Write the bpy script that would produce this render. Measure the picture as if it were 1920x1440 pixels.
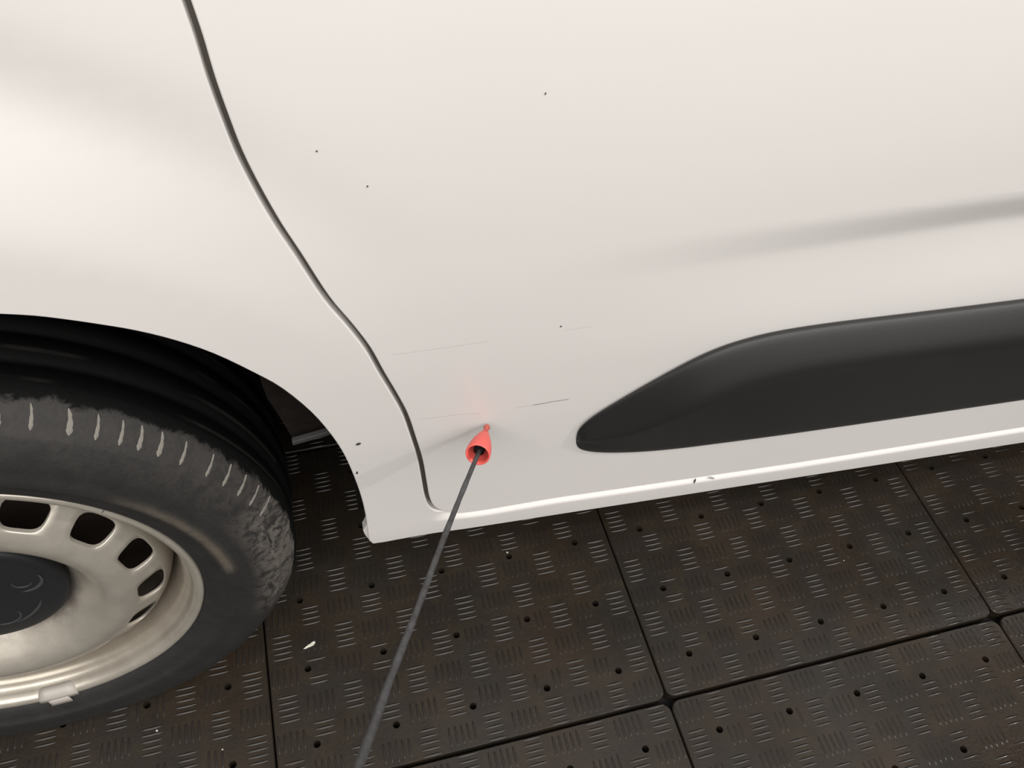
import bpy, bmesh, math, random
import numpy as np
from mathutils import Matrix, Vector

random.seed(7)
C = bpy.context.scene.collection
for o in list(bpy.data.objects):
    bpy.data.objects.remove(o)

# ------------------------------------------------------------------ camera
RW = np.array([[0.97796956, -0.20232289, 0.0513905],
               [-0.12416253, -0.76169313, -0.63593022],
               [0.16780703, 0.61553963, -0.77003362]])   # rows: camera right, down, forward in the world
FPX = 1662.3
CW = np.array([0.0, 0.0, 1.1464])
cam_d = bpy.data.cameras.new('camera')
cam = bpy.data.objects.new('camera', cam_d)
C.objects.link(cam)
cam_d.sensor_width = 36.0
cam_d.lens = FPX / 1920 * 36.0
cam_d.clip_start = 0.02
M3 = Matrix((RW[0], -RW[1], -RW[2])).transposed()
M4 = M3.to_4x4()
M4.translation = Vector(CW)
cam.matrix_world = M4
bpy.context.scene.camera = cam

# ------------------------------------------------------------------ light
w = bpy.data.worlds.new('hall')
bpy.context.scene.world = w
w.use_nodes = True
w.node_tree.nodes['Background'].inputs[0].default_value = (1.0, 0.97, 0.94, 1)
w.node_tree.nodes['Background'].inputs[1].default_value = 0.35


def area(name, loc, target, sx, sy, power, col=(1, .966, .937)):
    d = bpy.data.lights.new(name, 'AREA')
    d.shape = 'RECTANGLE'
    d.size = sx
    d.size_y = sy
    d.energy = power
    d.color = col
    o = bpy.data.objects.new(name, d)
    C.objects.link(o)
    o.location = loc
    o.rotation_euler = (Vector(target) - Vector(loc)).to_track_quat('-Z', 'Y').to_euler()
    return o


area('ceiling_light_panel', (0.3, -1.9, 3.0), (0.3, -1.7, 0), 5.6, 3.0, 205)
area('ceiling_lamp', (2.9, -0.8, 2.95), (1.2, 0.0, 0), 0.08, 0.08, 26)

vs = bpy.context.scene.view_settings
vs.view_transform = 'Standard'
vs.look = 'None'
vs.exposure = 0.32
vs.gamma = 1.0
vs.use_curve_mapping = False


# ------------------------------------------------------------------ materials
def mat(name, col, rough=.5, metal=0., coat=0., spec=.5):
    m = bpy.data.materials.new(name)
    m.use_nodes = True
    b = m.node_tree.nodes['Principled BSDF']
    b.inputs['Base Color'].default_value = (*col, 1)
    b.inputs['Roughness'].default_value = rough
    b.inputs['Metallic'].default_value = metal
    b.inputs['Coat Weight'].default_value = coat
    b.inputs['Specular IOR Level'].default_value = spec
    return m


def N(m, t, **kw):
    n = m.node_tree.nodes.new(t)
    for k, v in kw.items():
        setattr(n, k, v)
    return n


def L(m, a, b):
    m.node_tree.links.new(a, b)


def noise(m, scale, detail=4, rough=.6, vec=None, dist=0.):
    n = N(m, 'ShaderNodeTexNoise')
    n.inputs['Scale'].default_value = scale
    n.inputs['Detail'].default_value = detail
    n.inputs['Roughness'].default_value = rough
    n.inputs['Distortion'].default_value = dist
    if vec is not None:
        L(m, vec, n.inputs['Vector'])
    return n.outputs['Fac']


def ramp(m, fac, stops):
    r = N(m, 'ShaderNodeValToRGB')
    el = r.color_ramp.elements
    while len(el) < len(stops):
        el.new(.5)
    for e, (p, c) in zip(el, stops):
        e.position = p
        e.color = (*c, 1) if len(c) == 3 else c
    L(m, fac, r.inputs[0])
    return r.outputs[0]


def g(v):
    return (v, v, v)


def mix(m, fac, a, b, bt='MIX'):
    n = N(m, 'ShaderNodeMix', data_type='RGBA', blend_type=bt)
    for i, s in ((0, fac), (6, a), (7, b)):
        if isinstance(s, (int, float)):
            n.inputs[i].default_value = s
        elif isinstance(s, tuple):
            n.inputs[i].default_value = (*s, 1)
        else:
            L(m, s, n.inputs[i])
    return n.outputs[2]


def math_n(m, op, a, b=0., c=None):
    n = N(m, 'ShaderNodeMath', operation=op)
    for i, s in enumerate((a, b) if c is None else (a, b, c)):
        if isinstance(s, (int, float)):
            n.inputs[i].default_value = s
        else:
            L(m, s, n.inputs[i])
    return n.outputs[0]


def bump(m, h, strength, dist=.001):
    b = N(m, 'ShaderNodeBump')
    b.inputs['Strength'].default_value = strength
    b.inputs['Distance'].default_value = dist
    L(m, h, b.inputs['Height'])
    L(m, b.outputs[0], m.node_tree.nodes['Principled BSDF'].inputs['Normal'])


def pos(m):
    return N(m, 'ShaderNodeNewGeometry').outputs['Position']


def objc(m):
    return N(m, 'ShaderNodeTexCoord').outputs['Object']


def base(m, out, name='Base Color'):
    L(m, out, m.node_tree.nodes['Principled BSDF'].inputs[name])


# white van paint
PAINT = mat('white_paint', (.79, .765, .73), .38, 0, .35)
nz = noise(PAINT, 3.0, 3, .5, pos(PAINT))
base(PAINT, ramp(PAINT, nz, [(.3, (.765, .745, .722)), (.7, (.79, .767, .742))]))
PAINT.node_tree.nodes['Principled BSDF'].inputs['Coat Roughness'].default_value = .25
# black moulded plastic
CLAD = mat('grained_black_plastic', (.0150, .0145, .014), .5)
bump(CLAD, noise(CLAD, 900, 2, .6, pos(CLAD)), .25, .0004)
# floor plastic
FLOOR = mat('brown_grey_floor_plastic', (.03, .026, .021), .42)
p = pos(FLOOR)
big = noise(FLOOR, 7, 5, .65, p)
mid = noise(FLOOR, 24, 5, .7, p, .6)
fine = noise(FLOOR, 260, 3, .7, p)
c1 = ramp(FLOOR, big, [(.32, (.022, .0212, .020)), (.5, (.029, .0240, .0185)), (.68, (.042, .030, .020))])
c2 = mix(FLOOR, ramp(FLOOR, mid, [(.45, g(0)), (.75, g(.6))]), c1, (.050, .042, .026))
c3 = mix(FLOOR, ramp(FLOOR, fine, [(.3, g(.75)), (.7, g(1.25))]), c2, c2)
n_ = N(FLOOR, 'ShaderNodeMix', data_type='RGBA', blend_type='MULTIPLY')
n_.inputs[0].default_value = 1
L(FLOOR, c2, n_.inputs[6])
L(FLOOR, ramp(FLOOR, fine, [(.3, (.62, .575, .53)), (.7, (.90, .83, .77))]), n_.inputs[7])
base(FLOOR, n_.outputs[2])
def wet_mask(m):
    vd = N(m, 'ShaderNodeVectorMath', operation='DISTANCE')
    pp_ = pos(m)
    L(m, pp_, vd.inputs[0])
    vd.inputs[1].default_value = (1.05, .10, 0)
    wv = math_n(m, 'ADD', vd.outputs['Value'], math_n(m, 'MULTIPLY', noise(m, 9, 5, .7, pp_), .35))
    return ramp(m, wv, [(.42, g(1)), (.70, g(0))])


wetf = wet_mask(FLOOR)
dry = ramp(FLOOR, noise(FLOOR, 5, 4, .6, p), [(.35, g(.50)), (.65, g(.36))])
base(FLOOR, mix(FLOOR, wetf, dry, g(.11)), 'Roughness')
drops = math_n(FLOOR, 'MULTIPLY', math_n(FLOOR, 'MULTIPLY', wetf, noise(FLOOR, 130, 3, .6, p)), 1.6)
bump(FLOOR, math_n(FLOOR, 'ADD', fine, drops), .45, .0006)

RIBS = mat('worn_rib_plastic', (.027, .0225, .0185), .27)
wr = wet_mask(RIBS)
base(RIBS, mix(RIBS, wr, g(.33), g(.10)), 'Roughness')
bump(RIBS, math_n(RIBS, 'MULTIPLY', wr, noise(RIBS, 170, 3, .6, pos(RIBS))), .4, .0007)
SLAB = mat('dark_concrete_slab', (.006, .0055, .005), .9)
DARK = mat('dark_underbody', (.008, .008, .008), .9, spec=.1)
base(DARK, ramp(DARK, noise(DARK, 20, 4, .6, pos(DARK)), [(.3, (.005, .005, .005)), (.8, (.014, .013, .012))]))
LINER = mat('dusty_liner_plastic', (.014, .011, .009), .85, spec=.15)
base(LINER, ramp(LINER, noise(LINER, 60, 5, .8, pos(LINER)), [(.35, (.006, .005, .0045)), (.62, (.014, .010, .008)), (.8, (.04, .03, .024))]))
STRIP = mat('grey_liner_edge', (.035, .034, .033), .7)
# wheel paint
RIM = mat('silver_wheel_paint', (.5, .5, .5), .34, .5)
oc = objc(RIM)
rn = noise(RIM, 28, 5, .7, oc)
sep = N(RIM, 'ShaderNodeSeparateXYZ')
L(RIM, oc, sep.inputs[0])
rad = math_n(RIM, 'SQRT', math_n(RIM, 'ADD', math_n(RIM, 'POWER', sep.outputs[0], 2.), math_n(RIM, 'POWER', sep.outputs[2], 2.)))
rimc = ramp(RIM, rn, [(.3, (.42, .39, .335)), (.65, (.52, .485, .42))])
# brown dirt smears in the well behind the lip, dark dust ring around the cap
well = ramp(RIM, math_n(RIM, 'ADD', rad, math_n(RIM, 'MULTIPLY', rn, .012)), [(0, g(0)), (.182, g(0)), (.188, g(.45)), (.203, g(.25)), (.209, g(0))])
rimc = mix(RIM, well, rimc, (.30, .23, .15))
capd = ramp(RIM, math_n(RIM, 'ADD', rad, math_n(RIM, 'MULTIPLY', rn, .03)), [(.098, g(.75)), (.114, g(.0))])
rimc = mix(RIM, capd, rimc, (.12, .09, .08))
base(RIM, rimc)
CAP = mat('dusty_black_cap', (.011, .0122, .014), .5)
bump(CAP, noise(CAP, 300, 3, .6, objc(CAP)), .2, .0005)
CAPHI = mat('worn_cap_emblem', (.045, .048, .052), .45)
BARE = mat('cast_grey_weight', (.44, .41, .375), .55, .1)
# tyre
TYRE = mat('dusty_tyre_rubber', (.03, .03, .03), .75)
oc = objc(TYRE)
sep = N(TYRE, 'ShaderNodeSeparateXYZ')
L(TYRE, oc, sep.inputs[0])
rad = math_n(TYRE, 'SQRT', math_n(TYRE, 'ADD', math_n(TYRE, 'POWER', sep.outputs[0], 2.), math_n(TYRE, 'POWER', sep.outputs[2], 2.)))
ang = math_n(TYRE, 'ARCTAN2', sep.outputs[2], sep.outputs[0])
dn = noise(TYRE, 34, 6, .75, oc, .8)
dn2 = noise(TYRE, 120, 4, .7, oc)
col = ramp(TYRE, dn, [(.3, (.011, .0107, .0105)), (.7, (.021, .0195, .018))])
# arch shade painted on the inner treads as near black (depth along the axle)
deep = ramp(TYRE, math_n(TYRE, 'ADD', sep.outputs[1], math_n(TYRE, 'MULTIPLY', dn, .028)), [(0, g(0)), (.036, g(0)), (.038, g(1))])
# tan arc rubbed into the sidewall
arc_r = ramp(TYRE, rad, [(.2375, g(0)), (.2415, g(1)), (.2465, g(1)), (.251, g(0))])
arc_a = ramp(TYRE, math_n(TYRE, 'ADD', math_n(TYRE, 'MULTIPLY', ang, .5), .5), [(.50, g(0)), (.53, g(1)), (.80, g(1)), (.90, g(0))])
arc = math_n(TYRE, 'MULTIPLY', math_n(TYRE, 'MULTIPLY', arc_r, arc_a), ramp(TYRE, dn, [(.25, g(.45)), (.6, g(1))]))
col = mix(TYRE, math_n(TYRE, 'MULTIPLY', arc, .55), col, (.17, .145, .11))
# dried mud on the rear shoulder
mud_r = ramp(TYRE, rad, [(.262, g(0)), (.296, g(.9)), (.312, g(1)), (.316, g(.3))])
mud_a = ramp(TYRE, math_n(TYRE, 'ADD', math_n(TYRE, 'MULTIPLY', ang, .5), .5), [(.28, g(0)), (.38, g(1)), (.58, g(1)), (.68, g(.15)), (.9, g(.05))])
mud_n = ramp(TYRE, noise(TYRE, 55, 7, .8, oc, 1.2), [(.44, g(0)), (.52, g(.8)), (.6, g(1))])
mud = math_n(TYRE, 'MULTIPLY', math_n(TYRE, 'MULTIPLY', mud_r, mud_a), mud_n)
col = mix(TYRE, math_n(TYRE, 'MULTIPLY', mud, .85), col, (.23, .205, .18))
lug = ramp(TYRE, rad, [(.2905, g(0)), (.2925, g(.30))])
col = mix(TYRE, lug, col, (.042, .039, .036))
strk = N(TYRE, 'ShaderNodeTexWave', wave_type='BANDS', bands_direction='Y')
L(TYRE, oc, strk.inputs['Vector'])
strk.inputs['Scale'].default_value = 9.82
strk.inputs['Phase Offset'].default_value = 1.2
lines = math_n(TYRE, 'MULTIPLY', ramp(TYRE, strk.outputs['Fac'], [(.93, g(0)), (.99, g(1))]), ramp(TYRE, noise(TYRE, 7, 3, .6, oc), [(.47, g(0)), (.56, g(1))]))
tread = mix(TYRE, lines, (.0035, .0035, .0035), (.022, .021, .020))
col = mix(TYRE, deep, col, tread)
base(TYRE, mix(TYRE, deep, g(.5), g(.12)), 'Specular IOR Level')
base(TYRE, col)
bump(TYRE, dn2, .5, .0015)
SIPE = mat('light_mud_in_sipe', (.21, .195, .17), .9)
CRED = mat('red_plastic', (.80, .125, .105), .4)
ROD = mat('dark_grey_rod', (.05, .048, .05), .6)
base(ROD, ramp(ROD, noise(ROD, 90, 4, .7, objc(ROD)), [(.35, (.035, .034, .035)), (.65, (.075, .075, .08))]))
CHIP = mat('dark_paint_chip', (.06, .055, .055), .7)
SCR = mat('grey_scratch', (.36, .36, .36), .6)
LEAF = mat('pale_paper_scrap', (.75, .72, .62), .8)
GRIT = mat('pale_grit', (.6, .58, .5), .5)


# ------------------------------------------------------------------ object helpers
def obj(name, bm, m, parent=None, smooth=True):
    me = bpy.data.meshes.new(name)
    if isinstance(bm, bmesh.types.BMesh):
        bm.to_mesh(me)
        bm.free()
    else:
        me.from_pydata(bm[0], [], bm[1])
    me.materials.append(m)
    if smooth:
        me.shade_smooth()
    o = bpy.data.objects.new(name, me)
    C.objects.link(o)
    if parent:
        o.parent = parent
    return o


def tag(o, label, cat, group=None, kind=None):
    if label:
        o['label'] = label
    if cat:
        o['category'] = cat
    if group:
        o['group'] = group
    if kind:
        o['kind'] = kind
    return o


def bevel_mod(o, wdt, seg=2):
    b = o.modifiers.new('b', 'BEVEL')
    b.width = wdt
    b.segments = seg
    b.limit_method = 'ANGLE'
    b.angle_limit = math.radians(35)
    return o


def bx(bm, x0, x1, y0, y1, z0, z1):
    vs_ = [bm.verts.new((x, y, z)) for x in (x0, x1) for y in (y0, y1) for z in (z0, z1)]
    for f in ((0, 1, 3, 2), (4, 6, 7, 5), (0, 4, 5, 1), (2, 3, 7, 6), (0, 2, 6, 4), (1, 5, 7, 3)):
        bm.faces.new([vs_[i] for i in f])
    return vs_


def ss(t):
    t = min(1., max(0., t))
    return t * t * (3 - 2 * t)


def ray(u, v):
    return RW.T @ np.array([(u - 960) / FPX, (v - 720) / FPX, 1.])


# ================================================================== FLOOR
ang_t = math.radians(3.05)          # tile grid turned against the van
TA = np.array([0.3435, 0.3585])     # a tile corner
TS = 0.5
slab_bm = bmesh.new()
bx(slab_bm, -3.4, 4.6, -4.2, 3.6, -.06, -.022)
slab = obj('floor', slab_bm, SLAB, None, False)
tag(slab, 'dark concrete slab under the interlocking floor tiles', None, None, 'structure')

WALL = mat('light_hall_wall', (.26, .25, .24), .8)
WALLD = mat('dark_hall_wall', (.10, .10, .10), .8)
CEIL = mat('white_hall_ceiling', (.6, .59, .57), .9)
for nm, b_, m_ in (('wall_front', (-3.4, 4.6, -4.3, -4.2, -.06, 3.2), WALL), ('wall_back', (-3.4, 4.6, 3.6, 3.7, -.06, 3.2), WALLD),
                   ('wall_left', (-3.5, -3.4, -4.2, 3.6, -.06, 3.2), WALL), ('wall_right', (4.6, 4.7, -4.2, 3.6, -.06, 3.2), WALL),
                   ('ceiling', (-3.4, 4.6, -4.2, 3.6, 3.1, 3.2), CEIL)):
    q_ = bmesh.new()
    bx(q_, *b_)
    tag(obj(nm, q_, m_, None, False), 'plain painted hall surface', None, None, 'structure')
HT, GX, GY, RC = .02, .0011, .0026, .013


def tile_bm():
    bm = bmesh.new()
    hx, hy = TS / 2 - GX, TS / 2 - GY
    hr = .0046
    V = {}

    def vert(x, y, z):
        k = (round(x, 5), round(y, 5), round(z, 5))
        if k not in V:
            V[k] = bm.verts.new((x, y, z))
        return V[k]
    n = 5
    K = 16
    for i in range(n):
        for j in range(n):
            x0, x1 = -hx + 2 * hx * i / n, -hx + 2 * hx * (i + 1) / n
            y0, y1 = -hy + 2 * hy * j / n, -hy + 2 * hy * (j + 1) / n
            cx, cy = (x0 + x1) / 2, (y0 + y1) / 2
            ring, hole = [], []
            for k in range(K):
                s = k / K * 4
                e, t = int(s), s - int(s)
                px, py = [(x0 + (x1 - x0) * t, y0), (x1, y0 + (y1 - y0) * t), (x1 - (x1 - x0) * t, y1), (x0, y1 - (y1 - y0) * t)][e]
                # rounded tile corners
                ax, ay = abs(px), abs(py)
                if ax > hx - RC * 1.01 and ay > hy - RC * 1.01:
                    px, py = math.copysign(hx - RC * .293, px), math.copysign(hy - RC * .293, py)
                a = math.atan2(py - cy, px - cx)
                ring.append((px, py))
                hole.append((cx + hr * math.cos(a), cy + hr * math.sin(a)))
            # extra verts for the corner rounding are put on the ring itself
            pts = []
            for k in range(K):
                px, py = ring[k]
                corner = abs(abs(px) - (hx - RC * .293)) < 1e-6 and abs(abs(py) - (hy - RC * .293)) < 1e-6
                if corner:
                    sx, sy = math.copysign(1, px), math.copysign(1, py)
                    arc = []
                    for q in range(7):
                        b = math.pi / 2 * q / 6
                        arc.append((sx * (hx - RC + RC * math.cos(b)), sy * (hy - RC + RC * math.sin(b))))
                    prev = ring[k - 1]
                    if math.dist(prev, arc[0]) > math.dist(prev, arc[-1]):
                        arc.reverse()
                    for q in arc:
                        a = math.atan2(q[1] - cy, q[0] - cx)
                        pts.append((q, hole[k]))
                else:
                    pts.append((ring[k], hole[k]))
            m_ = len(pts)
            for k in range(m_):
                (a1, h1), (a2, h2) = pts[k], pts[(k + 1) % m_]
                vs_ = [vert(*a1, 0), vert(*a2, 0), vert(*h2, 0)]
                if h1 != h2:
                    vs_.append(vert(*h1, 0))
                try:
                    bm.faces.new(vs_)
                except ValueError:
                    pass
                if h1 != h2:   # hole wall
                    bm.faces.new([vert(*h1, 0), vert(*h2, 0), vert(*h2, -HT), vert(*h1, -HT)])
    # outer wall with a small chamfer
    bm.normal_update()
    edges = [e for e in bm.edges if len(e.link_faces) == 1 and all(abs(v_.co.z) < 1e-6 for v_ in e.verts)]
    vset = {v_ for e in edges for v_ in e.verts}
    mp1, mp2 = {}, {}
    for v_ in vset:
        x, y = v_.co.x, v_.co.y
        s = .0012
        qx = max(-(hx - RC), min(hx - RC, x))
        qy = max(-(hy - RC), min(hy - RC, y))
        d = Vector((x - qx, y - qy))
        d = d.normalized() * s if d.length > 1e-6 else Vector((0, 0))
        mp1[v_] = bm.verts.new((x, y, -.0012))
        mp2[v_] = bm.verts.new((x, y, -HT))
        v_.co.x -= d.x
        v_.co.y -= d.y
    for e in edges:
        a, b = e.verts
        bm.faces.new([a, b, mp1[b], mp1[a]])
        bm.faces.new([mp1[a], mp1[b], mp2[b], mp2[a]])
    bmesh.ops.recalc_face_normals(bm, faces=bm.faces)
    return bm


def rib_bm():
    bm = bmesh.new()
    P = TS / 12
    hx = TS / 2
    rr = random.Random(3)
    for ix in range(12):
        for iy in range(12):
            cx, cy = -hx + (ix + .5) * P, -hx + (iy + .5) * P
            horiz = (ix + iy) % 2 == 0
            for k in range(5):
                off = (k - 2) * .0079
                Lh = .0130 + rr.uniform(-.0010, .0010)
                mx, my = (cx, cy + off) if horiz else (cx + off, cy)
                # leave the ribs out where a drain hole sits
                bad = False
                for hi in range(5):
                    for hj in range(5):
                        qx, qy = (hi - 2) * .1 * .997, (hj - 2) * .1 * .995
                        dx, dy = (abs(qx - mx), abs(qy - my)) if horiz else (abs(qy - my), abs(qx - mx))
                        if dx < Lh + .005 and dy < .0065:
                            bad = True
                if bad:
                    continue
                wd, ht = .0019, .0011
                rows = []
                for s, ww, hh in ((-1, .15, 0), (-.89, .50, .60), (-.55, .85, .95), (0, 1, 1), (.55, .85, .95), (.89, .50, .60), (1, .15, 0)):
                    row = []
                    for c_, z_ in ((-1, -.0001), (-.5, hh * ht * .8), (0, hh * ht), (.5, hh * ht * .8), (1, -.0001)):
                        a_, b_ = s * Lh, c_ * ww * wd
                        row.append(bm.verts.new((mx + a_, my + b_, z_) if horiz else (mx + b_, my + a_, z_)))
                    rows.append(row)
                for r0, r1 in zip(rows, rows[1:]):
                    for c0 in range(4):
                        q = [r0[c0], r0[c0 + 1], r1[c0 + 1], r1[c0]]
                        bm.faces.new(q if not horiz else q[::-1])
    bm.normal_update()
    return bm


tile0 = rib0 = None
for i in range(-4, 5):
    for j in range(-3, 4):
        lx, ly = (i + .5) * TS, (j + .5) * TS
        wx = TA[0] + lx * math.cos(ang_t) - ly * math.sin(ang_t)
        wy = TA[1] + lx * math.sin(ang_t) + ly * math.cos(ang_t)
        if tile0 is None:
            t = obj('floor_tile', tile_bm(), FLOOR, slab, False)
            r = obj('tread_ribs', rib_bm(), RIBS, t, True)
            tile0, rib0 = t, r
            r['kind'] = 'stuff'
        else:
            t = tile0.copy()
            r = rib0.copy()
            C.objects.link(t)
            C.objects.link(r)
            t.parent = slab
            r.parent = t
        t.location = (wx, wy, 0)
        t.rotation_euler = (0, 0, ang_t)

# ================================================================== VAN BODY SURFACE
HUB = Vector((-.397, .463, .309))
KN = [(-.1, .520), (.20, .509), (.28, .502), (.33, .499), (.4, .494), (.5, .485), (.6, .477), (.7, .472), (.8, .471), (.9, .476), (1.0, .488), (1.3, .56), (1.7, .70)]


def interp(z):
    ks = KN
    if z <= ks[0][0]:
        return ks[0][1]
    for a in range(len(ks) - 1):
        if z <= ks[a + 1][0]:
            (z0, y0), (z1, y1) = ks[a], ks[a + 1]
            pm = ks[a - 1] if a > 0 else ks[a]
            pp = ks[a + 2] if a + 2 < len(ks) else ks[a + 1]
            m0 = (y1 - pm[1]) / (z1 - pm[0])
            m1 = (pp[1] - y0) / (pp[0] - z0)
            h = z1 - z0
            t = (z - z0) / h
            return (2 * t**3 - 3 * t * t + 1) * y0 + (t**3 - 2 * t * t + t) * h * m0 + (-2 * t**3 + 3 * t * t) * y1 + (t**3 - t * t) * h * m1
    return ks[-1][1]


def S(x, z):
    y = interp(z)
    # pressed crease above the moulding on the door, fading towards the front
    cs = ss((x - .12) / .50)
    zc = .706 + .012 * (x - .2) / .34 if x < .54 else .718
    t = (zc - z)
    if t > 0:
        q_ = (t - .004) / .030 - .03
        q_ = (math.log(1 + math.exp(11 * q_)) - math.log(1 + math.exp(11 * (q_ - 1)))) / 11
        y += cs * (.0092 * q_ - .0092 * ss((t - .036) / .11))
    # wheel-arch flare on the fender
    d = math.hypot(x + .397, z - .308)
    fa = 1 - ss((x + .30) / .38)
    y -= fa * .015 * ss((.590 - d) / .10)
    y += fa * .006 * math.exp(-((d - .60) / .03)**2)
    return y


def onS(u, v, off=0., SF=S):
    k = ray(u, v)
    y = .48
    for _ in range(14):
        P_ = CW + k * ((y - CW[1]) / k[1])
        y = SF(P_[0], P_[2]) + off
    return P_


def nrm(x, z, SF=S):
    h = .0015
    gx = (SF(x + h, z) - SF(x - h, z)) / (2 * h)
    gz = (SF(x, z + h) - SF(x, z - h)) / (2 * h)
    return Vector((gx, -1, gz)).normalized()


def xz(pts, off=0., SF=S):
    return [(float(q[0]), float(q[2])) for q in (onS(u, v, off, SF) for u, v in pts)]


def smooth_line(pts, n):
    """Catmull-Rom through 2D points, n pieces per span"""
    out = []
    for i in range(len(pts) - 1):
        p0 = pts[max(i - 1, 0)]
        p1, p2 = pts[i], pts[i + 1]
        p3 = pts[min(i + 2, len(pts) - 1)]
        for k in range(n):
            t = k / n
            out.append(tuple(.5 * ((2 * p1[c]) + (-p0[c] + p2[c]) * t + (2 * p0[c] - 5 * p1[c] + 4 * p2[c] - p3[c]) * t * t + (-p0[c] + 3 * p1[c] - 3 * p2[c] + p3[c]) * t**3) for c in (0, 1)))
    out.append(pts[-1])
    return out


seam_px = [(348.5, 0), (372.5, 70), (395, 145), (420, 215), (447.5, 285), (480, 350), (520, 420), (560, 480), (612.5, 560), (656, 611), (690, 655), (715.5, 700),
           (739, 739), (760, 778), (775.5, 822), (788.5, 864), (796, 905), (801, 932), (808, 948), (820, 957), (838, 961)]
seam = smooth_line(xz(seam_px), 4)
bot_px = [(864, 962), (911, 956), (1040, 934), (1140, 919.5), (1498, 867), (1920, 800.6)]
bot_raw = xz(bot_px)
slope = (bot_raw[-1][1] - bot_raw[2][1]) / (bot_raw[-1][0] - bot_raw[2][0])
bot = smooth_line(bot_raw, 4)
bot_end = (2.3, bot_raw[-1][1] + slope * (2.3 - bot_raw[-1][0]))
top_seam = [(-.125, 1.55), (-.10, 1.25), (-.082, 1.05)]

BEV = .0013
GAP = .0022


def offset_poly(P, s):
    """shrink a closed CCW polygon by s[i] at vertex i"""
    n = len(P)
    out = []
    for i in range(n):
        a, b, c = Vector(P[i - 1]), Vector(P[i]), Vector(P[(i + 1) % n])
        e1, e2 = (b - a).normalized(), (c - b).normalized()
        n1, n2 = Vector((-e1.y, e1.x)), Vector((-e2.y, e2.x))
        m_ = n1 + n2
        m_ = m_.normalized() if m_.length > 1e-6 else n1
        k = 1 / max(.5, m_.dot(n1))
        out.append(b + m_ * s[i] * k)
    return out


def area2(P):
    return sum(P[i - 1][0] * P[i][1] - P[i][0] * P[i - 1][1] for i in range(len(P))) / 2


def panel(name, P, shrink, m, parent, SF, xs, zs, flange=.015):
    if area2(P) < 0:
        P = P[::-1]
        shrink = shrink[::-1]
    Q = offset_poly(P, shrink)
    bm = bmesh.new()
    vs_ = [bm.verts.new((q.x, 0, q.y)) for q in Q]
    es = [bm.edges.new((vs_[i - 1], vs_[i])) for i in range(len(vs_))]
    bmesh.ops.triangle_fill(bm, use_beauty=True, use_dissolve=False, edges=es, normal=(0, -1, 0))
    for x in xs:
        bmesh.ops.bisect_plane(bm, geom=bm.verts[:] + bm.edges[:] + bm.faces[:], dist=1e-6, plane_co=(x, 0, 0), plane_no=(1, 0, 0))
    for z in zs:
        bmesh.ops.bisect_plane(bm, geom=bm.verts[:] + bm.edges[:] + bm.faces[:], dist=1e-6, plane_co=(0, 0, z), plane_no=(0, 0, 1))
    bmesh.ops.remove_doubles(bm, verts=bm.verts, dist=2e-6)
    for f in bm.faces:
        f.normal_update()
        if f.normal.y > 0:
            f.normal_flip()
    be = [e for e in bm.edges if len(e.link_faces) == 1]
    od = {}
    for e in be:
        f = e.link_faces[0]
        a, b = e.verts
        d = (b.co - a.co)
        if d.length < 1e-9:
            continue
        nn = Vector((d.z, 0, -d.x)).normalized()
        if nn.dot(f.calc_center_median() - a.co) > 0:
            nn = -nn
        for v_ in (a, b):
            od.setdefault(v_, Vector()).__iadd__(nn)
    r0n, ring1, ring2 = {}, {}, {}
    NR = {}
    for v_ in bm.verts:
        NR[v_] = nrm(v_.co.x, v_.co.z, SF)
        v_.co.y = SF(v_.co.x, v_.co.z)
    for v_, d in od.items():
        d = d.normalized()
        a = bm.verts.new(v_.co + d * BEV * .75 + Vector((0, BEV * .3, 0)))
        b = bm.verts.new(v_.co + d * BEV + Vector((0, BEV, 0)))
        c = bm.verts.new(v_.co + d * BEV + Vector((0, flange, 0)))
        NR[a] = (d * .7 + Vector((0, -.7, 0))).normalized()
        NR[b] = d
        NR[c] = d
        ring1[v_] = (a, b, c)
    for e in be:
        a, b = e.verts
        if a not in ring1 or b not in ring1:
            continue
        ra, rb = (a,) + ring1[a], (b,) + ring1[b]
        for k in range(3):
            f = bm.faces.new([ra[k], rb[k], rb[k + 1], ra[k + 1]])
            f.normal_update()
            if f.normal.dot(NR[ra[k]] + NR[ra[k + 1]]) < 0:
                f.normal_flip()
    bm.verts.index_update()
    nl = [NR[v_] for v_ in bm.verts]
    me = bpy.data.meshes.new(name)
    bm.to_mesh(me)
    bm.free()
    me.materials.append(m)
    me.shade_smooth()
    me.normals_split_custom_set_from_vertices([tuple(q) for q in nl])
    o = bpy.data.objects.new(name, me)
    C.objects.link(o)
    o.parent = parent
    return o


def frange(a, b, s):
    out = []
    while a < b:
        out.append(a)
        a += s
    return out


van = bpy.data.objects.new('van', None)
C.objects.link(van)
tag(van, 'white van parked on the tiled floor, seen at its front wheel and lower door', 'van')

# --- door
door_poly = [(2.3, 1.55)] + top_seam + seam + bot + [bot_end]
shr = []
for q in door_poly:
    if q in bot or q == bot_end:
        shr.append(BEV)
    else:
        shr.append(BEV + GAP)
panel('front_door', door_poly, shr, PAINT, van, S,
      frange(-.12, .75, .02) + frange(.77, 2.3, .09), frange(.32, .66, .012) + frange(.661, .725, .0035) + frange(.73, .96, .012) + frange(.98, 1.55, .06), .010)


# --- fender and sill: one pressing that runs under the door
def bot_z(x):
    pts = bot_raw + [bot_end]
    if x <= pts[0][0]:
        return pts[0][1]
    for (xa, za), (xb, zb) in zip(pts, pts[1:]):
        if x <= xb:
            return za + (zb - za) * (x - xa) / (xb - xa)
    return pts[-1][1]


corner_x = bot_raw[0][0]


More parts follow.
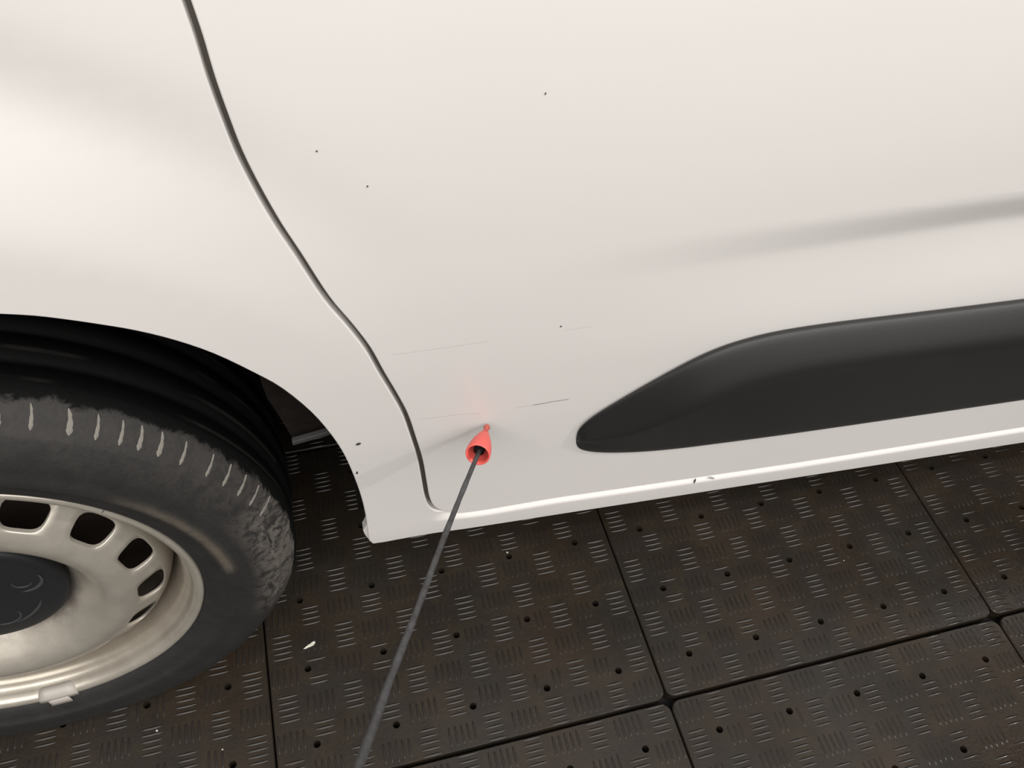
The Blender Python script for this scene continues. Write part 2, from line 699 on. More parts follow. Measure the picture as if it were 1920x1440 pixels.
def S2(x, z):
    y = S(x, z)
    f = ss((x - corner_x + .035) / .05)
    if f > 0:
        zt = bot_z(x) + .0015
        t = (zt - z)
        # ledge: tucked behind the door, sloping out below it
        q_ = (t + .001) / .0125
        q_ = (math.log(1 + math.exp(14 * q_)) - math.log(1 + math.exp(14 * (q_ - 1)))) / 14
        y += (f * .0115 * (1 - q_) - f * .001) * ss((t + .022) / .012)
    return y


arch_px = [(0, 590), (64, 593.5), (128, 601), (190, 610), (255, 621), (328, 639), (401, 664), (474, 698.5), (529, 729), (583, 773), (620, 815), (645, 853), (664, 895), (678, 935), (686, 970), (689, 994), (692, 1014)]
arch = smooth_line(xz(arch_px), 3)
left_half = [(-.794 - x, z) for x, z in arch][::-1]
xa, za = arch[0]
rA = math.hypot(xa + .397, za - .308)
a0 = math.atan2(za - .308, xa + .397)
mid_arc = []
for k in range(1, 12):
    a = math.pi - a0 + (2 * a0 - math.pi) * k / 12
    rr = rA + .004 * math.sin(math.pi * k / 12)
    mid_arc.append((-.397 + rr * math.cos(a), .308 + rr * math.sin(a)))
sb_px = [(699, 1020), (720, 1017), (1040, 966), (1480, 898), (1920, 830)]
sb = xz(sb_px, 0, S2)
sslope = (sb[-1][1] - sb[2][1]) / (sb[-1][0] - sb[2][0])
sb_end = (2.3, sb[-1][1] + sslope * (2.3 - sb[-1][0]))
under = [(x, z + .006) for x, z in bot]          # tucked up behind the door's lower edge
fend_poly = ([(-1.5, .9), (-1.5, .27), (left_half[0][0] - .02, .27)] + left_half + mid_arc + arch + sb + [sb_end]
             + [(2.3, bot_end[1] + .006)] + under[::-1] + seam[::-1] + top_seam[::-1] + [(-1.5, 1.55)])
shr = []
sset = set(seam + top_seam)
for q in fend_poly:
    shr.append(BEV + GAP if q in sset else BEV)
body = panel('front_fender', fend_poly, shr, PAINT, van, S2,
             frange(-1.45, -.7, .06) + frange(-.68, .75, .02) + frange(.77, 2.3, .09),
             frange(.236, .318, .0013) + frange(.33, .96, .014) + frange(.98, 1.55, .06), .022)
body['label'] = 'white front fender running into the sill under the door'

# jamb strip behind the seam
bmj = bmesh.new()
sj = top_seam + seam
prev = None
for k, q in enumerate(sj):
    a = Vector(sj[max(k - 1, 0)])
    b = Vector(sj[min(k + 1, len(sj) - 1)])
    d = (b - a).normalized()
    nn = Vector((-d.y, d.x))
    row = []
    for s, dy in ((-.012, .0105), (-.003, .009), (.003, .0115), (.012, .012)):
        x, z = q[0] + nn.x * s, q[1] + nn.y * s
        row.append(bmj.verts.new((x, S(x, z) + dy, z)))
    if prev:
        for c_ in range(3):
            bmj.faces.new([prev[c_], row[c_], row[c_ + 1], prev[c_ + 1]])
    prev = row
bmesh.ops.recalc_face_normals(bmj, faces=bmj.faces)
JAMB = mat('jamb_painted_shade', (.13, .115, .10), .6)  # white jamb given a dark colour that stands for shade in the gap
obj('door_jamb', bmj, JAMB, van)

# torn tab at the fender's lower corner
bmt = bmesh.new()
tp = [(690, 978), (684, 991), (681, 996), (684, 1003), (694, 1016), (693, 1000)]
fr, bk = [], []
for u, v in tp:
    P_ = onS(u, v, .003)
    fr.append(bmt.verts.new(P_))
    bk.append(bmt.verts.new(P_ + np.array([0, .012, 0])))
bmt.faces.new(fr)
bmt.faces.new(bk[::-1])
for k in range(len(fr)):
    bmt.faces.new([fr[k - 1], fr[k], bk[k], bk[k - 1]])
bmesh.ops.recalc_face_normals(bmt, faces=bmt.faces)
bevel_mod(obj('fender_tab', bmt, PAINT, van, False), .001)

# --- side moulding on the door
TP = [(1080, 826), (1082, 812), (1086, 803), (1100, 789), (1122, 773), (1165, 747), (1223, 713.5), (1290, 677), (1330, 658), (1370, 642.5), (1410, 631), (1453, 620.5), (1520, 609.5), (1590, 600), (1755, 580.6), (1920, 560)]
BP = [(1080, 830), (1081, 836), (1085, 842), (1095, 846.5), (1122, 849), (1165, 849.5), (1223, 846.5), (1290, 839.5), (1330, 834), (1370, 829), (1410, 823.5), (1453, 818), (1520, 808.5), (1590, 798.5), (1755, 774.5), (1920, 750)]
RPX = [(1080, 1175, 832), (1223, 798), (1297, 766), (1361, 739), (1430, 716), (1498, 700), (1682, 672), (1819, 652), (1920, 640)]


def lerp_pts(pts, u):
    if u <= pts[0][0]:
        return pts[0][1]
    for (a, b), (c_, d) in zip(pts, pts[1:]):
        if u <= c_:
            return b + (d - b) * (u - a) / (c_ - a)
    return pts[-1][1]


ridge = [(1080, 828), (1150, 822), (1223, 799), (1297, 766), (1361, 739), (1430, 716), (1498, 700), (1682, 672), (1819, 652), (1920, 640)]
lower = [(1080, 829), (1150, 842), (1214, 835), (1361, 817), (1498, 798), (1682, 766), (1920, 730)]
bmc = bmesh.new()
cols = []
for (u, vt), (u2, vb) in zip(TP, BP):
    f = ss((u - 1075) / 260)
    vr, vl = lerp_pts(ridge, u), lerp_pts(lower, u)
    tip = ss((u - 1079) / 14)
    rows = [(u, vt, -.0005 + .004), (u, vt + .3, -.0015 - .0015 * tip), (u, vt + .05 * (vr - vt) + .8, -.003 * tip - .002 * f - .001), (u, vt + .16 * (vr - vt), -.0045 * tip - .005 * f - .0005),
            (u, vt + .80 * (vr - vt), -.008 * tip - .0190 * f), (u, vr - .04 * (vr - vt), -.009 * tip - .0212 * f), (u, vr + .10 * (vl - vr), -.009 * tip - .0225 * f), (u, vr + .25 * (vl - vr), -.0085 * tip - .0185 * f),
            (u, vl - .04 * (vl - vr), -.007 * tip - .003 * f), (u, vl + .3 * (vb - vl), -.0065 * tip - .001 * f), (u, vb - .06 * (vb - vl) - .5, -.004 * tip - .0008 * f), (u, vb - .2, -.0015), (u, vb, .0035)]
    cols.append([onS(a, b, o_) for a, b, o_ in rows])
# carry the moulding on along the door past the frame
dirv = cols[-1][5] - cols[-2][5]
for k in range(1, 8):
    nxt = []
    for c_, (pa, pb) in enumerate(zip(cols[-1], cols[-2])):
        q = cols[15][c_].copy()
        q[0] += .17 * k
        q[2] += .012 * .17 * k
        nxt.append(q)
    cols.append(nxt)
gv = [[bmc.verts.new(q) for q in col_] for col_ in cols]
for a, b in zip(gv, gv[1:]):
    for k in range(len(a) - 1):
        bmc.faces.new([a[k], a[k + 1], b[k + 1], b[k]])
bmc.faces.new(gv[0][::-1])
bmesh.ops.recalc_face_normals(bmc, faces=bmc.faces)
clad = obj('side_moulding', bmc, CLAD, van)
clad['label'] = 'black plastic side moulding with pointed front end along the lower door'
sub = clad.modifiers.new('s', 'SUBSURF')
sub.levels = sub.render_levels = 2


# --- chips and scratches in the paint (thin flakes lying on the panel)
def flake(name, pts, m, SF=S, th=.00025):
    bm = bmesh.new()
    a, b = [], []
    for u, v in pts:
        P_ = onS(u, v, -.0006, SF)
        a.append(bm.verts.new(P_))
        b.append(bm.verts.new(P_ + np.array([0, .0014, 0])))
    bm.faces.new(a)
    bm.faces.new(b[::-1])
    for k in range(len(a)):
        bm.faces.new([a[k - 1], a[k], b[k], b[k - 1]])
    bmesh.ops.recalc_face_normals(bm, faces=bm.faces)
    return obj(name, bm, m, van, False)


def blob(u, v, a, b, ang=0, n=9):
    ca, sa = math.cos(ang), math.sin(ang)
    rr = random.Random(int(u * 7 + v))
    return [(u + (a * math.cos(t) * ca - b * math.sin(t) * sa), v + (a * math.cos(t) * sa + b * math.sin(t) * ca)) for t in [2 * math.pi * k / n for k in range(n)] for _ in (rr.random(),)]


for u, v, a, b, an in ((672, 833, 5, 1.9, -.3), (669.5, 887, 1.8, 2.4, .2), (594, 284, 1.6, 1.6, 0), (689, 350, 1.5, 1.5, 0), (1052, 612.5, 1.3, 1.5, 0), (1023, 176, 2.4, 1, -1.0), (1303, 903, 4.5, .9, -1.1), (1335, 897, 5, .8, .2)):
    flake('paint_chip', blob(u, v, a, b, an), CHIP if u != 1335 else SCR, S2 if u > 1290 else S)


def scratch(pts, wpx, m):
    up = [(u, v - wpx / 2) for u, v in pts]
    dn_ = [(u, v + wpx / 2) for u, v in pts][::-1]
    bm = bmesh.new()
    a = [bm.verts.new(onS(u, v, -.00012)) for u, v in up]
    b = [bm.verts.new(onS(u, v, -.00012)) for u, v in dn_][::-1]
    for k in range(len(a) - 1):
        bm.faces.new([a[k], a[k + 1], b[k + 1], b[k]])
    bmesh.ops.recalc_face_normals(bm, faces=bm.faces)
    obj('paint_scratch', bm, m, van, False)


SCR2 = mat('faint_scratch', (.60, .59, .57), .6)
scratch([(1000, 759.5), (1020, 756.5), (1035, 753.2), (1050, 751.2), (1066, 748.6)], 1.5, SCR)
scratch([(790, 786), (830, 781), (870, 776.5), (900, 775)], .9, SCR2)
scratch([(965, 765), (1000, 759.5)], .9, SCR2)
scratch([(735, 665), (790, 658), (850, 650), (915, 640)], .9, SCR2)
scratch([(1060, 620), (1085, 616), (1110, 612)], .8, SCR2)

# --- underbody, liner, unseen light-blocking shell
bmu = bmesh.new()
bx(bmu, -.02, 2.3, .56, 2.25, .25, .42)        # floor pan behind the wheel house
bx(bmu, -1.5, 2.3, .78, 2.25, .46, .60)
bx(bmu, -1.5, -.80, .56, 2.25, .25, .5)
obj('underbody', bmu, DARK, van, False)
bms = bmesh.new()  # unseen boxes added to stop light leaking in behind and under the panels
bx(bms, -1.5, 2.3, 2.2, 2.26, .20, 1.5)
bx(bms, -1.56, -1.5, .56, 2.26, .20, 1.5)
bx(bms, 0.06, 2.3, .60, 2.25, .42, 1.5)
bx(bms, -1.5, .06, .70, 2.25, .78, 1.5)
obj('light_block_shell', bms, DARK, van, False)
# wheel-arch liner: a curved shell around the wheel, open below
bml = bmesh.new()
prev = None
for k in range(41):
    a = math.radians(21 + (180 - 42) * k / 40)
    row = []
    yb = S(-.397 + .42 * math.cos(a), .308 + .42 * math.sin(a))
    for yy, r_ in ((yb + .024, .436), (yb + .034, .430), (.56, .420), (.70, .41), (.80, .36), (.80, .02)):
        rr = r_ + (.003 if (k // 5) % 2 else 0)
        row.append(bml.verts.new((-.397 + rr * math.cos(a), yy, .308 + rr * math.sin(a))))
    if prev:
        for c_ in range(5):
            bml.faces.new([prev[c_], prev[c_ + 1], row[c_ + 1], row[c_]])
    prev = row
liner = obj('wheel_arch_liner', bml, LINER, van)
so = liner.modifiers.new('t', 'SOLIDIFY')
so.thickness = .003
bmp = bmesh.new()
pf, pk = [], []
for u, v in ((480, 690), (560, 742), (610, 785), (645, 806), (600, 817), (552, 828), (530, 790), (500, 745)):
    P_ = onS(u, v, .035)
    pf.append(bmp.verts.new(P_))
    pk.append(bmp.verts.new(P_ + np.array([0, .05, .0])))
bmp.faces.new(pf)
bmp.faces.new(pk[::-1])
for k in range(len(pf)):
    bmp.faces.new([pf[k - 1], pf[k], pk[k], pk[k - 1]])
bmesh.ops.recalc_face_normals(bmp, faces=bmp.faces)
obj('liner_rear_panel', bmp, LINER, van, False)
bmb = bmesh.new()
pa, pb = onS(548, 833, .018), onS(632, 809, .018)
dz = .0028
vv = []
for q in (pa, pb):
    for dy, dzz in ((0, -dz), (0, dz), (.006, dz), (.006, -dz)):
        vv.append(bmb.verts.new((q[0], q[1] + dy, q[2] + dzz)))
for f in ((0, 1, 2, 3), (4, 7, 6, 5), (0, 4, 5, 1), (1, 5, 6, 2), (2, 6, 7, 3), (3, 7, 4, 0)):
    bmb.faces.new([vv[k] for k in f])
bevel_mod(obj('liner_bracket', bmb, STRIP, van, False), .001)['label'] = 'grey edge strip at the rear end of the liner'

# ================================================================== WHEEL
wheel_yaw = math.radians(4.05)


def lathe(prof, n, a0=0., a1=2 * math.pi, closed=False):
    """profile of (r, depth); depth runs along +Y away from the viewer"""
    bm = bmesh.new()
    rows = []
    for k in range(n):
        a = a0 + (a1 - a0) * k / n
        rows.append([bm.verts.new((r_ * math.cos(a), d_, r_ * math.sin(a))) for r_, d_ in prof])
    m_ = len(prof)
    for k in range(n):
        r0, r1 = rows[k], rows[(k + 1) % n]
        for c_ in range(m_ if closed else m_ - 1):
            bm.faces.new([r0[c_], r0[(c_ + 1) % m_], r1[(c_ + 1) % m_], r1[c_]])
    bmesh.ops.recalc_face_normals(bm, faces=bm.faces)
    return bm


# rim barrel with rolled lip
rim_prof = [(.2095, .010), (.2128, .007), (.2136, .002), (.2128, -.0012), (.2105, -.0025), (.2070, -.0018), (.2042, .0005), (.2025, .004), (.2015, .009), (.2010, .0135), (.1992, .0165),
            (.1965, .0185), (.1940, .021), (.1925, .026), (.1915, .034), (.1900, .042), (.1885, .052), (.187, .075), (.186, .12), (.198, .15), (.205, .20), (.213, .205), (.214, .21), (.20, .21), (.188, .15), (.183, .12), (.184, .06)]
wheel = obj('wheel', lathe(rim_prof, 180), RIM, van)
wheel.location = HUB
wheel.rotation_euler = (0, 0, wheel_yaw)
wheel['label'] = 'silver painted steel front wheel with a ring of vent holes'


def dprof(r_):
    """depth of the pressed disc against radius"""
    pts = [(.0, .050), (.060, .050), (.080, .042), (.092, .029), (.104, .0165), (.115, .0055), (.125, .0008), (.134, .0002), (.142, .0022), (.150, .0062), (.160, .0125), (.170, .0200), (.176, .0265), (.181, .036), (.1845, .050), (.186, .062)]
    for k in range(len(pts) - 1):
        if r_ <= pts[k + 1][0]:
            (r0, d0), (r1, d1) = pts[k], pts[k + 1]
            pm = pts[max(k - 1, 0)]
            pp = pts[min(k + 2, len(pts) - 1)]
            m0 = (d1 - pm[1]) / (r1 - pm[0])
            m1 = (pp[1] - d0) / (pp[0] - r0)
            h = r1 - r0
            t = (r_ - r0) / h
            return (2 * t**3 - 3 * t * t + 1) * d0 + (t**3 - 2 * t * t + t) * h * m0 + (-2 * t**3 + 3 * t * t) * d1 + (t**3 - t * t) * h * m1
    return pts[-1][1]


def disc_bm():
    bm = bmesh.new()
    V = {}
    NH = 16
    stepa = 2 * math.pi / NH
    A0 = math.radians(10.5)

    def vt(r_, a, dd=0.):
        k = (round(r_, 6), round((a % (2 * math.pi)) * 1e5) % round(2 * math.pi * 1e5), round(dd, 5))
        if k not in V:
            V[k] = bm.verts.new((r_ * math.cos(a), dprof(r_) + dd, r_ * math.sin(a)))
        return V[k]
    NA = 12   # angular pieces per sector
    rin = [.02, .045, .06, .072, .080, .086, .092, .098, .104, .110, .116, .121, .126, .131, .136, .141, .1455]
    rout = [.1770, .181, .183, .1845, .186]
    for s in range(NH):
        c0 = A0 + s * stepa
        angs = [c0 - stepa / 2 + stepa * k / NA for k in range(NA + 1)]
        for rs in (rin, rout):
            for r0, r1 in zip(rs, rs[1:]):
                for k in range(NA):
                    bm.faces.new([vt(r0, angs[k]), vt(r1, angs[k]), vt(r1, angs[k + 1]), vt(r0, angs[k + 1])])
        # window cell
        ra, rb = rin[-1], rout[0]
        NRr = 6
        outer = [(ra, angs[k]) for k in range(NA)] + [(ra + (rb - ra) * k / NRr, angs[NA]) for k in range(NRr)]
        outer += [(rb, angs[NA - k]) for k in range(NA)] + [(rb - (rb - ra) * k / NRr, angs[0]) for k in range(NRr)]
        rc = (.1480 + .1745) / 2
        hw, hh = math.radians(7.1), (.1745 - .1480) / 2
        loop = []
        for r_, a in outer:
            ux, uy = (a - c0) / (stepa / 2), (r_ - (ra + rb) / 2) / ((rb - ra) / 2)
            m_ = max(abs(ux), abs(uy))
            ux, uy = ux / m_, uy / m_
            # superellipse, a little narrower towards the hub
            n_p = 3.6
            ln = (abs(ux)**n_p + abs(uy)**n_p)**(1 / n_p)
            ux, uy = ux / ln, uy / ln
            loop.append((rc + hh * uy, c0 + hw * ux * (1 + .06 * uy)))
        n = len(outer)
        for k in range(n):
            o0, o1, l0, l1 = outer[k], outer[(k + 1) % n], loop[k], loop[(k + 1) % n]
            m0 = ((o0[0] + l0[0]) / 2, (o0[1] + l0[1]) / 2)
            m1 = ((o1[0] + l1[0]) / 2, (o1[1] + l1[1]) / 2)
            bm.faces.new([vt(*o0), vt(*o1), vt(*m1), vt(*m0)])
            bm.faces.new([vt(*m0), vt(*m1), vt(*l1), vt(*l0)])
            i0 = (rc + (l0[0] - rc) * .97, c0 + (l0[1] - c0) * .97)
            i1 = (rc + (l1[0] - rc) * .97, c0 + (l1[1] - c0) * .97)
            bm.faces.new([vt(*l0), vt(*l1), vt(*i1, .0010), vt(*i0, .0010)])
            bm.faces.new([vt(*i0, .0010), vt(*i1, .0010), vt(*i1, .0045), vt(*i0, .0045)])
    bmesh.ops.recalc_face_normals(bm, faces=bm.faces)
    return bm


disc = obj('wheel_disc', disc_bm(), RIM, wheel)
# dark brake drum, widened to block light leaking through the windows
bk_bm = lathe([(.0, .072), (.172, .072), (.1785, .078), (.1785, .19), (.0, .19)], 64)
BRK = mat('dark_brown_brake', (.020, .011, .007), .8)
obj('dark_brake_plug', bk_bm, BRK, wheel)

# centre cap
cap_prof = [(.0840, .040), (.0844, .030), (.0836, .0245), (.081, .0215), (.077, .0205), (.072, .0195), (.058, .0175), (.040, .0165), (.020, .0160), (.001, .0160)]
bmcap = lathe(cap_prof, 96)
# scalloped edge notches
cap = obj('centre_cap', bmcap, CAP, wheel)


def arc_tube(pts, r_):
    bm = bmesh.new()
    prev = None
    n = len(pts)
    for k, (px, pz, py) in enumerate(pts):
        a = Vector(pts[max(0, k - 1)][:2])
        b = Vector(pts[min(n - 1, k + 1)][:2])
        d = (b - a).normalized()
        nn = Vector((-d.y, d.x))
        tw = r_ * (.35 + .65 * math.sin(math.pi * (k + .3) / (n - .4)))
        row = []
        for q in range(6):
            t = 2 * math.pi * q / 6
            row.append(bm.verts.new((px + nn.x * tw * math.cos(t), py + tw * .6 * math.sin(t), pz + nn.y * tw * math.cos(t))))
        if prev:
            for c_ in range(6):
                bm.faces.new([prev[c_], prev[(c_ + 1) % 6], row[(c_ + 1) % 6], row[c_]])
        prev = row
    bmesh.ops.recalc_face_normals(bm, faces=bm.faces)
    return bm


def cap_arc(rr, a0, a1, cx=0., cz=0., th=.0022):
    pts = []
    for k in range(22):
        a = math.radians(a0 + (a1 - a0) * k / 21)
        x, z = cx + rr * math.cos(a), cz + rr * math.sin(a)
        pts.append((x, z, .0170 + .0000 + .9 * (max(0, math.hypot(x, z) - .03))**2))
    e = obj('raised_emblem_arc', arc_tube(pts, th), CAPHI, wheel)
    return e


cap_arc(.0175, -110, 20, .050, .020)
cap_arc(.0090, 150, 330, .050, .020, .0014)
cap_arc(.064, 52, 110, 0, 0, .0013)
cap_arc(.058, -70, -22, 0, 0, .0020)
cap_arc(.017, -160, 40, .012, -.036, .0016)

# balance weight clipped on the lip
bw = bmesh.new()
prev = None
NW = 14
for k in range(NW + 1):
    t = k / NW
    a = math.radians(-92.5 + 11.5 * t)
    e = min(1, math.sin(math.pi * min(max(t, .04), .96)) * 2.2)
    row = []
    for r_, d_ in ((.2040, .0115), (.2040 - .0065 * e, .0075), (.2050 - .0075 * e, .0015), (.2085 - .006 * e, -.003 - .002 * e), (.2125, -.0038 - .001 * e), (.2135, -.0018), (.207, .001)):
        row.append(bw.verts.new((r_ * math.cos(a), d_, r_ * math.sin(a))))
    if prev:
        for c_ in range(7):
            bw.faces.new([prev[c_], prev[(c_ + 1) % 7], row[(c_ + 1) % 7], row[c_]])
    else:
        bw.faces.new(row)
    prev = row
bw.faces.new(prev[::-1])
# clip
for aa, ab in ((-89.6, -83.6),):
    rows = []
    for k in range(6):
        a = math.radians(aa + (ab - aa) * k / 5)
        rows.append([bw.verts.new((r_ * math.cos(a), d_, r_ * math.sin(a))) for r_, d_ in ((.206, -.0055), (.2150, -.0050), (.2190, -.0055), (.2190, -.0075), (.2150, -.0066), (.206, -.0072))])
    for r0, r1 in zip(rows, rows[1:]):
        for c_ in range(6):
            bw.faces.new([r0[c_], r0[(c_ + 1) % 6], r1[(c_ + 1) % 6], r1[c_]])
    bw.faces.new(rows[0])
    bw.faces.new(rows[-1][::-1])
bmesh.ops.recalc_face_normals(bw, faces=bw.faces)
obj('balance_weight', bw, BARE, wheel)
# valve-side nick in the lip
bn = bmesh.new()
for k, a in enumerate((41.0, 41.35)):
    pass
a = math.radians(41.2)
c_, s_ = math.cos(a), math.sin(a)
t_ = Vector((-s_, 0, c_)) * .0004
for dd in (-1, 1):
    pass
q = [Vector((r_ * c_, d_, r_ * s_)) for r_, d_ in ((.2142, -.0015), (.2110, -.0028), (.2070, .0008))]
va = [bn.verts.new(p_ - t_) for p_ in q]
vb = [bn.verts.new(p_ + t_) for p_ in q]
for k in range(2):
    bn.faces.new([va[k], va[k + 1], vb[k + 1], vb[k]])
obj('lip_nick', bn, CHIP, wheel, False)

# tyre
RT = .3145
tp_ = [(.2115, .012), (.2118, .004), (.2150, -.002), (.2200, -.0055), (.2280, -.0085), (.2360, -.0105), (.2372, -.0118), (.2400, -.0122), (.2480, -.0128), (.2500, -.0120), (.2600, -.0118), (.2720, -.0095),
       (.2820, -.0055), (.2895, -.0010), (.2910, .0002), (.2918, .0018), (.2930, .0030), (.2985, .0085), (.3040, .0150), (.3085, .0215), (.3110, .0275), (.3125, .034)]
grooves = [.060, .092, .124, .156]
d_ = .034
for gq in grooves:
    tp_ += [(RT - .0004 - .9 * (gq - .108)**2, gq - .0045), (RT - .0045, gq - .0035), (RT - .0050, gq), (RT - .0045, gq + .0035), (RT - .0004 - .9 * (gq - .108)**2, gq + .0045)]
tp_ += [(.3125, .180), (.3060, .193), (.295, .208), (.270, .220), (.245, .222), (.222, .214), (.2115, .200)]
bmty = lathe(tp_, 240)
# flatten the contact patch
for v_ in bmty.verts:
    zf = -HUB.z + .0012
    if v_.co.z < zf + .004:
        v_.co.z = zf + .004 * math.exp((v_.co.z - zf - .004) / .02) if v_.co.z > zf else zf + .001
tyre_o = obj('tyre', bmty, TYRE, wheel)
tyre_o['label'] = 'dusty black rubber tyre with mud dried on its rear shoulder'

# mud-filled sipes around the shoulder
bsp = bmesh.new()
rows = []
for t, wd_ in ((0, .15), (.2, .8), (.45, 1.), (.7, .7), (1., .1)):
    r_ = .2945 + .0135 * t
    dd = .0042 + .0165 * t
    zc_ = .0035 * t * t
    rows.append([bsp.verts.new((r_ + e * .8, dd - e * .6, zc_ + s * wd_ * .0034)) for s, e in ((-1, .0000), (0, .0009), (1, .0000))])
for r0, r1 in zip(rows, rows[1:]):
    for c_ in range(2):
        bsp.faces.new([r0[c_], r0[c_ + 1], r1[c_ + 1], r1[c_]])
bmesh.ops.recalc_face_normals(bsp, faces=bsp.faces)
sipe0 = None
sip_angles = [66, 61.6, 56.2, 52.2, 48.4, 45.2, 41.6, 37.2, 31.4, 27, 22.6, 18.4, 14.0]
a = 70.5
while a < 360 - 40:
    sip_angles.append(a)
    a += 4.6
for k, a in enumerate(sip_angles):
    if sipe0 is None:
        s_o = sipe0 = obj('shoulder_sipe', bsp, SIPE, wheel)
    else:
        s_o = sipe0.copy()
        C.objects.link(s_o)
    s_o.parent = wheel
    s_o.rotation_euler = (0, -math.radians(a), 0)
    rr = random.Random(k)
    s_o.scale = (1, 1, rr.uniform(.7, 1.25))

# ================================================================== POINTER
def tube(bm, P, R, n=14, cap=True):
    rows = []
    for k, p_ in enumerate(P):
        p_ = Vector(p_)
        d = (Vector(P[min(k + 1, len(P) - 1)]) - Vector(P[max(k - 1, 0)])).normalized()
        ax = d.cross(Vector((0, 0, 1))).normalized()
        ay = d.cross(ax)
        rows.append([bm.verts.new(p_ + (ax * math.cos(2 * math.pi * q / n) + ay * math.sin(2 * math.pi * q / n)) * R[k]) for q in range(n)])
    for a_, b_ in zip(rows, rows[1:]):
        for q in range(n):
            bm.faces.new([a_[q], a_[(q + 1) % n], b_[(q + 1) % n], b_[q]])
    if cap:
        bm.faces.new(rows[0])
        bm.faces.new(rows[-1][::-1])


def at(u, v, depth):
    return Vector(CW + ray(u, v) * depth)


tip_p = Vector(onS(913.5, 799, -.004))
tipd = (RW @ (np.array(tip_p) - CW))[2]
bot_p = at(662, 1466, tipd * .50)
mouth = at(895.5, 853, tipd - .042)
axis = (tip_p - mouth).normalized()
nozl = .0105
neck = tip_p - axis * nozl
bmr = bmesh.new()
inn = mouth + axis * .012
ctrl = [inn, mouth, at(869, 917, tipd * .885), at(831, 1012, tipd * .80), at(785, 1135, tipd * .71), at(732, 1272, tipd * .62), at(702, 1356, tipd * .565), bot_p, at(596, 1660, tipd * .42)]
pp = []
for k in range(len(ctrl) - 1):
    p0, p1, p2, p3 = ctrl[max(k - 1, 0)], ctrl[k], ctrl[k + 1], ctrl[min(k + 2, len(ctrl) - 1)]
    for q in range(8):
        t = q / 8
        pp.append(.5 * ((2 * p1) + (p2 - p0) * t + (2 * p0 - 5 * p1 + 4 * p2 - p3) * t * t + (-p0 + 3 * p1 - 3 * p2 + p3) * t**3))
pp.append(ctrl[-1])
tube(bmr, pp, [.0020 + .0008 * k / len(pp) + .00012 * math.sin(k * 1.7) + .00010 * math.sin(k * .9) for k in range(len(pp))])
pointer = bpy.data.objects.new('pointer_stick', None)
C.objects.link(pointer)
tag(pointer, 'thin dark grey stick with a red cone tip, held up to the van door', 'pointer')
o = obj('rod', bmr, ROD, pointer)
o['label'] = 'dark grey slender rod'
# cone: outer wall, lip, inner wall
bmc2 = bmesh.new()
n = 36
Lc = (neck - mouth).length
prof = [(0.0, .0098), (.0, .0108), (.0012, .0112), (.006, .0111), (.012, .0104), (.020, .0088), (.030, .0058), (Lc, .0030)]
prof = [(min(a_, Lc), b_) for a_, b_ in prof]
inner = [(.0, .0098), (.006, .0096), (.012, .0088), (.020, .0070), (.024, .0024)]
ax = axis.cross(Vector((0, 0, 1))).normalized()
ay = axis.cross(ax)


def ring(bm, h, r_):
    return [bm.verts.new(mouth + axis * h + (ax * math.cos(2 * math.pi * q / n) + ay * math.sin(2 * math.pi * q / n)) * r_) for q in range(n)]


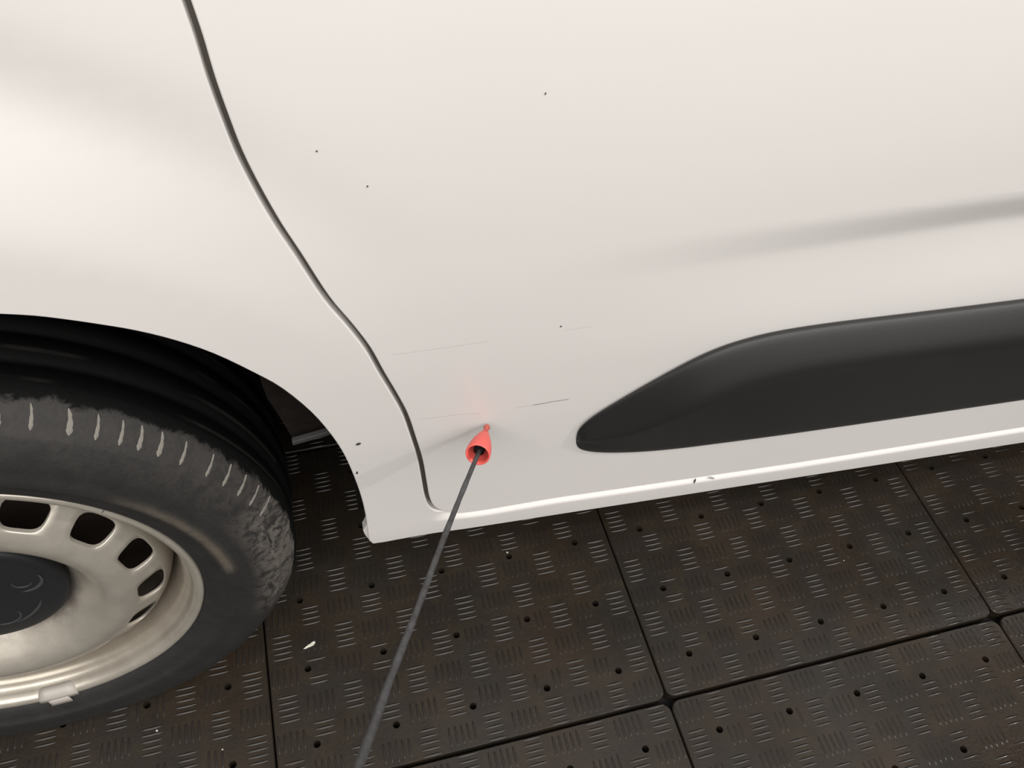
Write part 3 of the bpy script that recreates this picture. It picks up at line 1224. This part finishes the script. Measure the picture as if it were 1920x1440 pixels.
ro = [ring(bmc2, *q) for q in prof]
ri = [ro[0]] + [ring(bmc2, *q) for q in inner[1:]]
for rs in (ro, ri):
    for a_, b_ in zip(rs, rs[1:]):
        for q in range(n):
            bmc2.faces.new([a_[q], a_[(q + 1) % n], b_[(q + 1) % n], b_[q]])
bmc2.faces.new(ri[-1])
bmc2.faces.new(ro[-1])
bmesh.ops.recalc_face_normals(bmc2, faces=bmc2.faces)
obj('cone_tip', bmc2, CRED, pointer)['label'] = 'bright red plastic cone open towards the stick'
bmn = bmesh.new()
tube(bmn, [neck - axis * .002, neck + axis * .003, neck + axis * .006, tip_p - axis * .0025, tip_p - axis * .0006, tip_p], [.0028, .0024, .0025, .0031, .0025, .001], 18)
bmesh.ops.recalc_face_normals(bmn, faces=bmn.faces)
NOZ = mat('dull_red_rubber', (.50, .10, .075), .5)
obj('nozzle', bmn, NOZ, pointer)['label'] = 'duller red nozzle at the tip'
# dark ferrule inside the cone
bmf = bmesh.new()
tube(bmf, [mouth + axis * .023, mouth + axis * .007], [.0062, .0050], 18)
bmesh.ops.recalc_face_normals(bmf, faces=bmf.faces)
obj('ferrule', bmf, DARK, pointer)['label'] = 'dark ferrule inside the red cone'

# ================================================================== LITTER ON THE FLOOR
def floor_pt(u, v, z=0.):
    k = ray(u, v)
    return CW + k * ((z - CW[2]) / k[2])


bmf = bmesh.new()
ol = [(569, 1216.5), (573, 1213), (577, 1209), (582, 1206.5), (586, 1203.5), (590.5, 1202), (591, 1205), (588, 1209), (583, 1211.5), (578, 1213.5), (573, 1216)]
top = [bmf.verts.new(floor_pt(u, v, .0018 + .0006 * math.sin(k * 2))) for k, (u, v) in enumerate(ol)]
bt = [bmf.verts.new(v_.co - Vector((0, 0, .0012))) for v_ in top]
bmf.faces.new(top)
bmf.faces.new(bt[::-1])
for k in range(len(top)):
    bmf.faces.new([top[k - 1], top[k], bt[k], bt[k - 1]])
bmesh.ops.recalc_face_normals(bmf, faces=bmf.faces)
tag(obj('paper_scrap', bmf, LEAF, None, False), 'small pale curled scrap lying on the floor tile beside the tyre', 'scrap')

for k, (u, v, s, lab) in enumerate(((294, 1370, .0016, 'tiny pale grit speck below the tyre near the lower left corner'),
                                    (417, 1405, .0012, 'tiny pale grit speck left of the long tile joint at the bottom edge'),
                                    (951, 1036, .0016, 'white grit speck at the drain hole just below the sill'),
                                    (1582, 1051, .0010, 'small white grit speck on the tile under the moulding, right of centre'))):
    bg = bmesh.new()
    bmesh.ops.create_icosphere(bg, subdivisions=1, radius=s)
    rr = random.Random(k)
    for v_ in bg.verts:
        v_.co *= rr.uniform(.75, 1.2)
        v_.co.z *= .7
    o = obj('grit_speck', bg, GRIT, None, False)
    o.location = floor_pt(u, v, s * .5 + .0004)
    tag(o, lab, 'grit', 'grit specks on the floor')
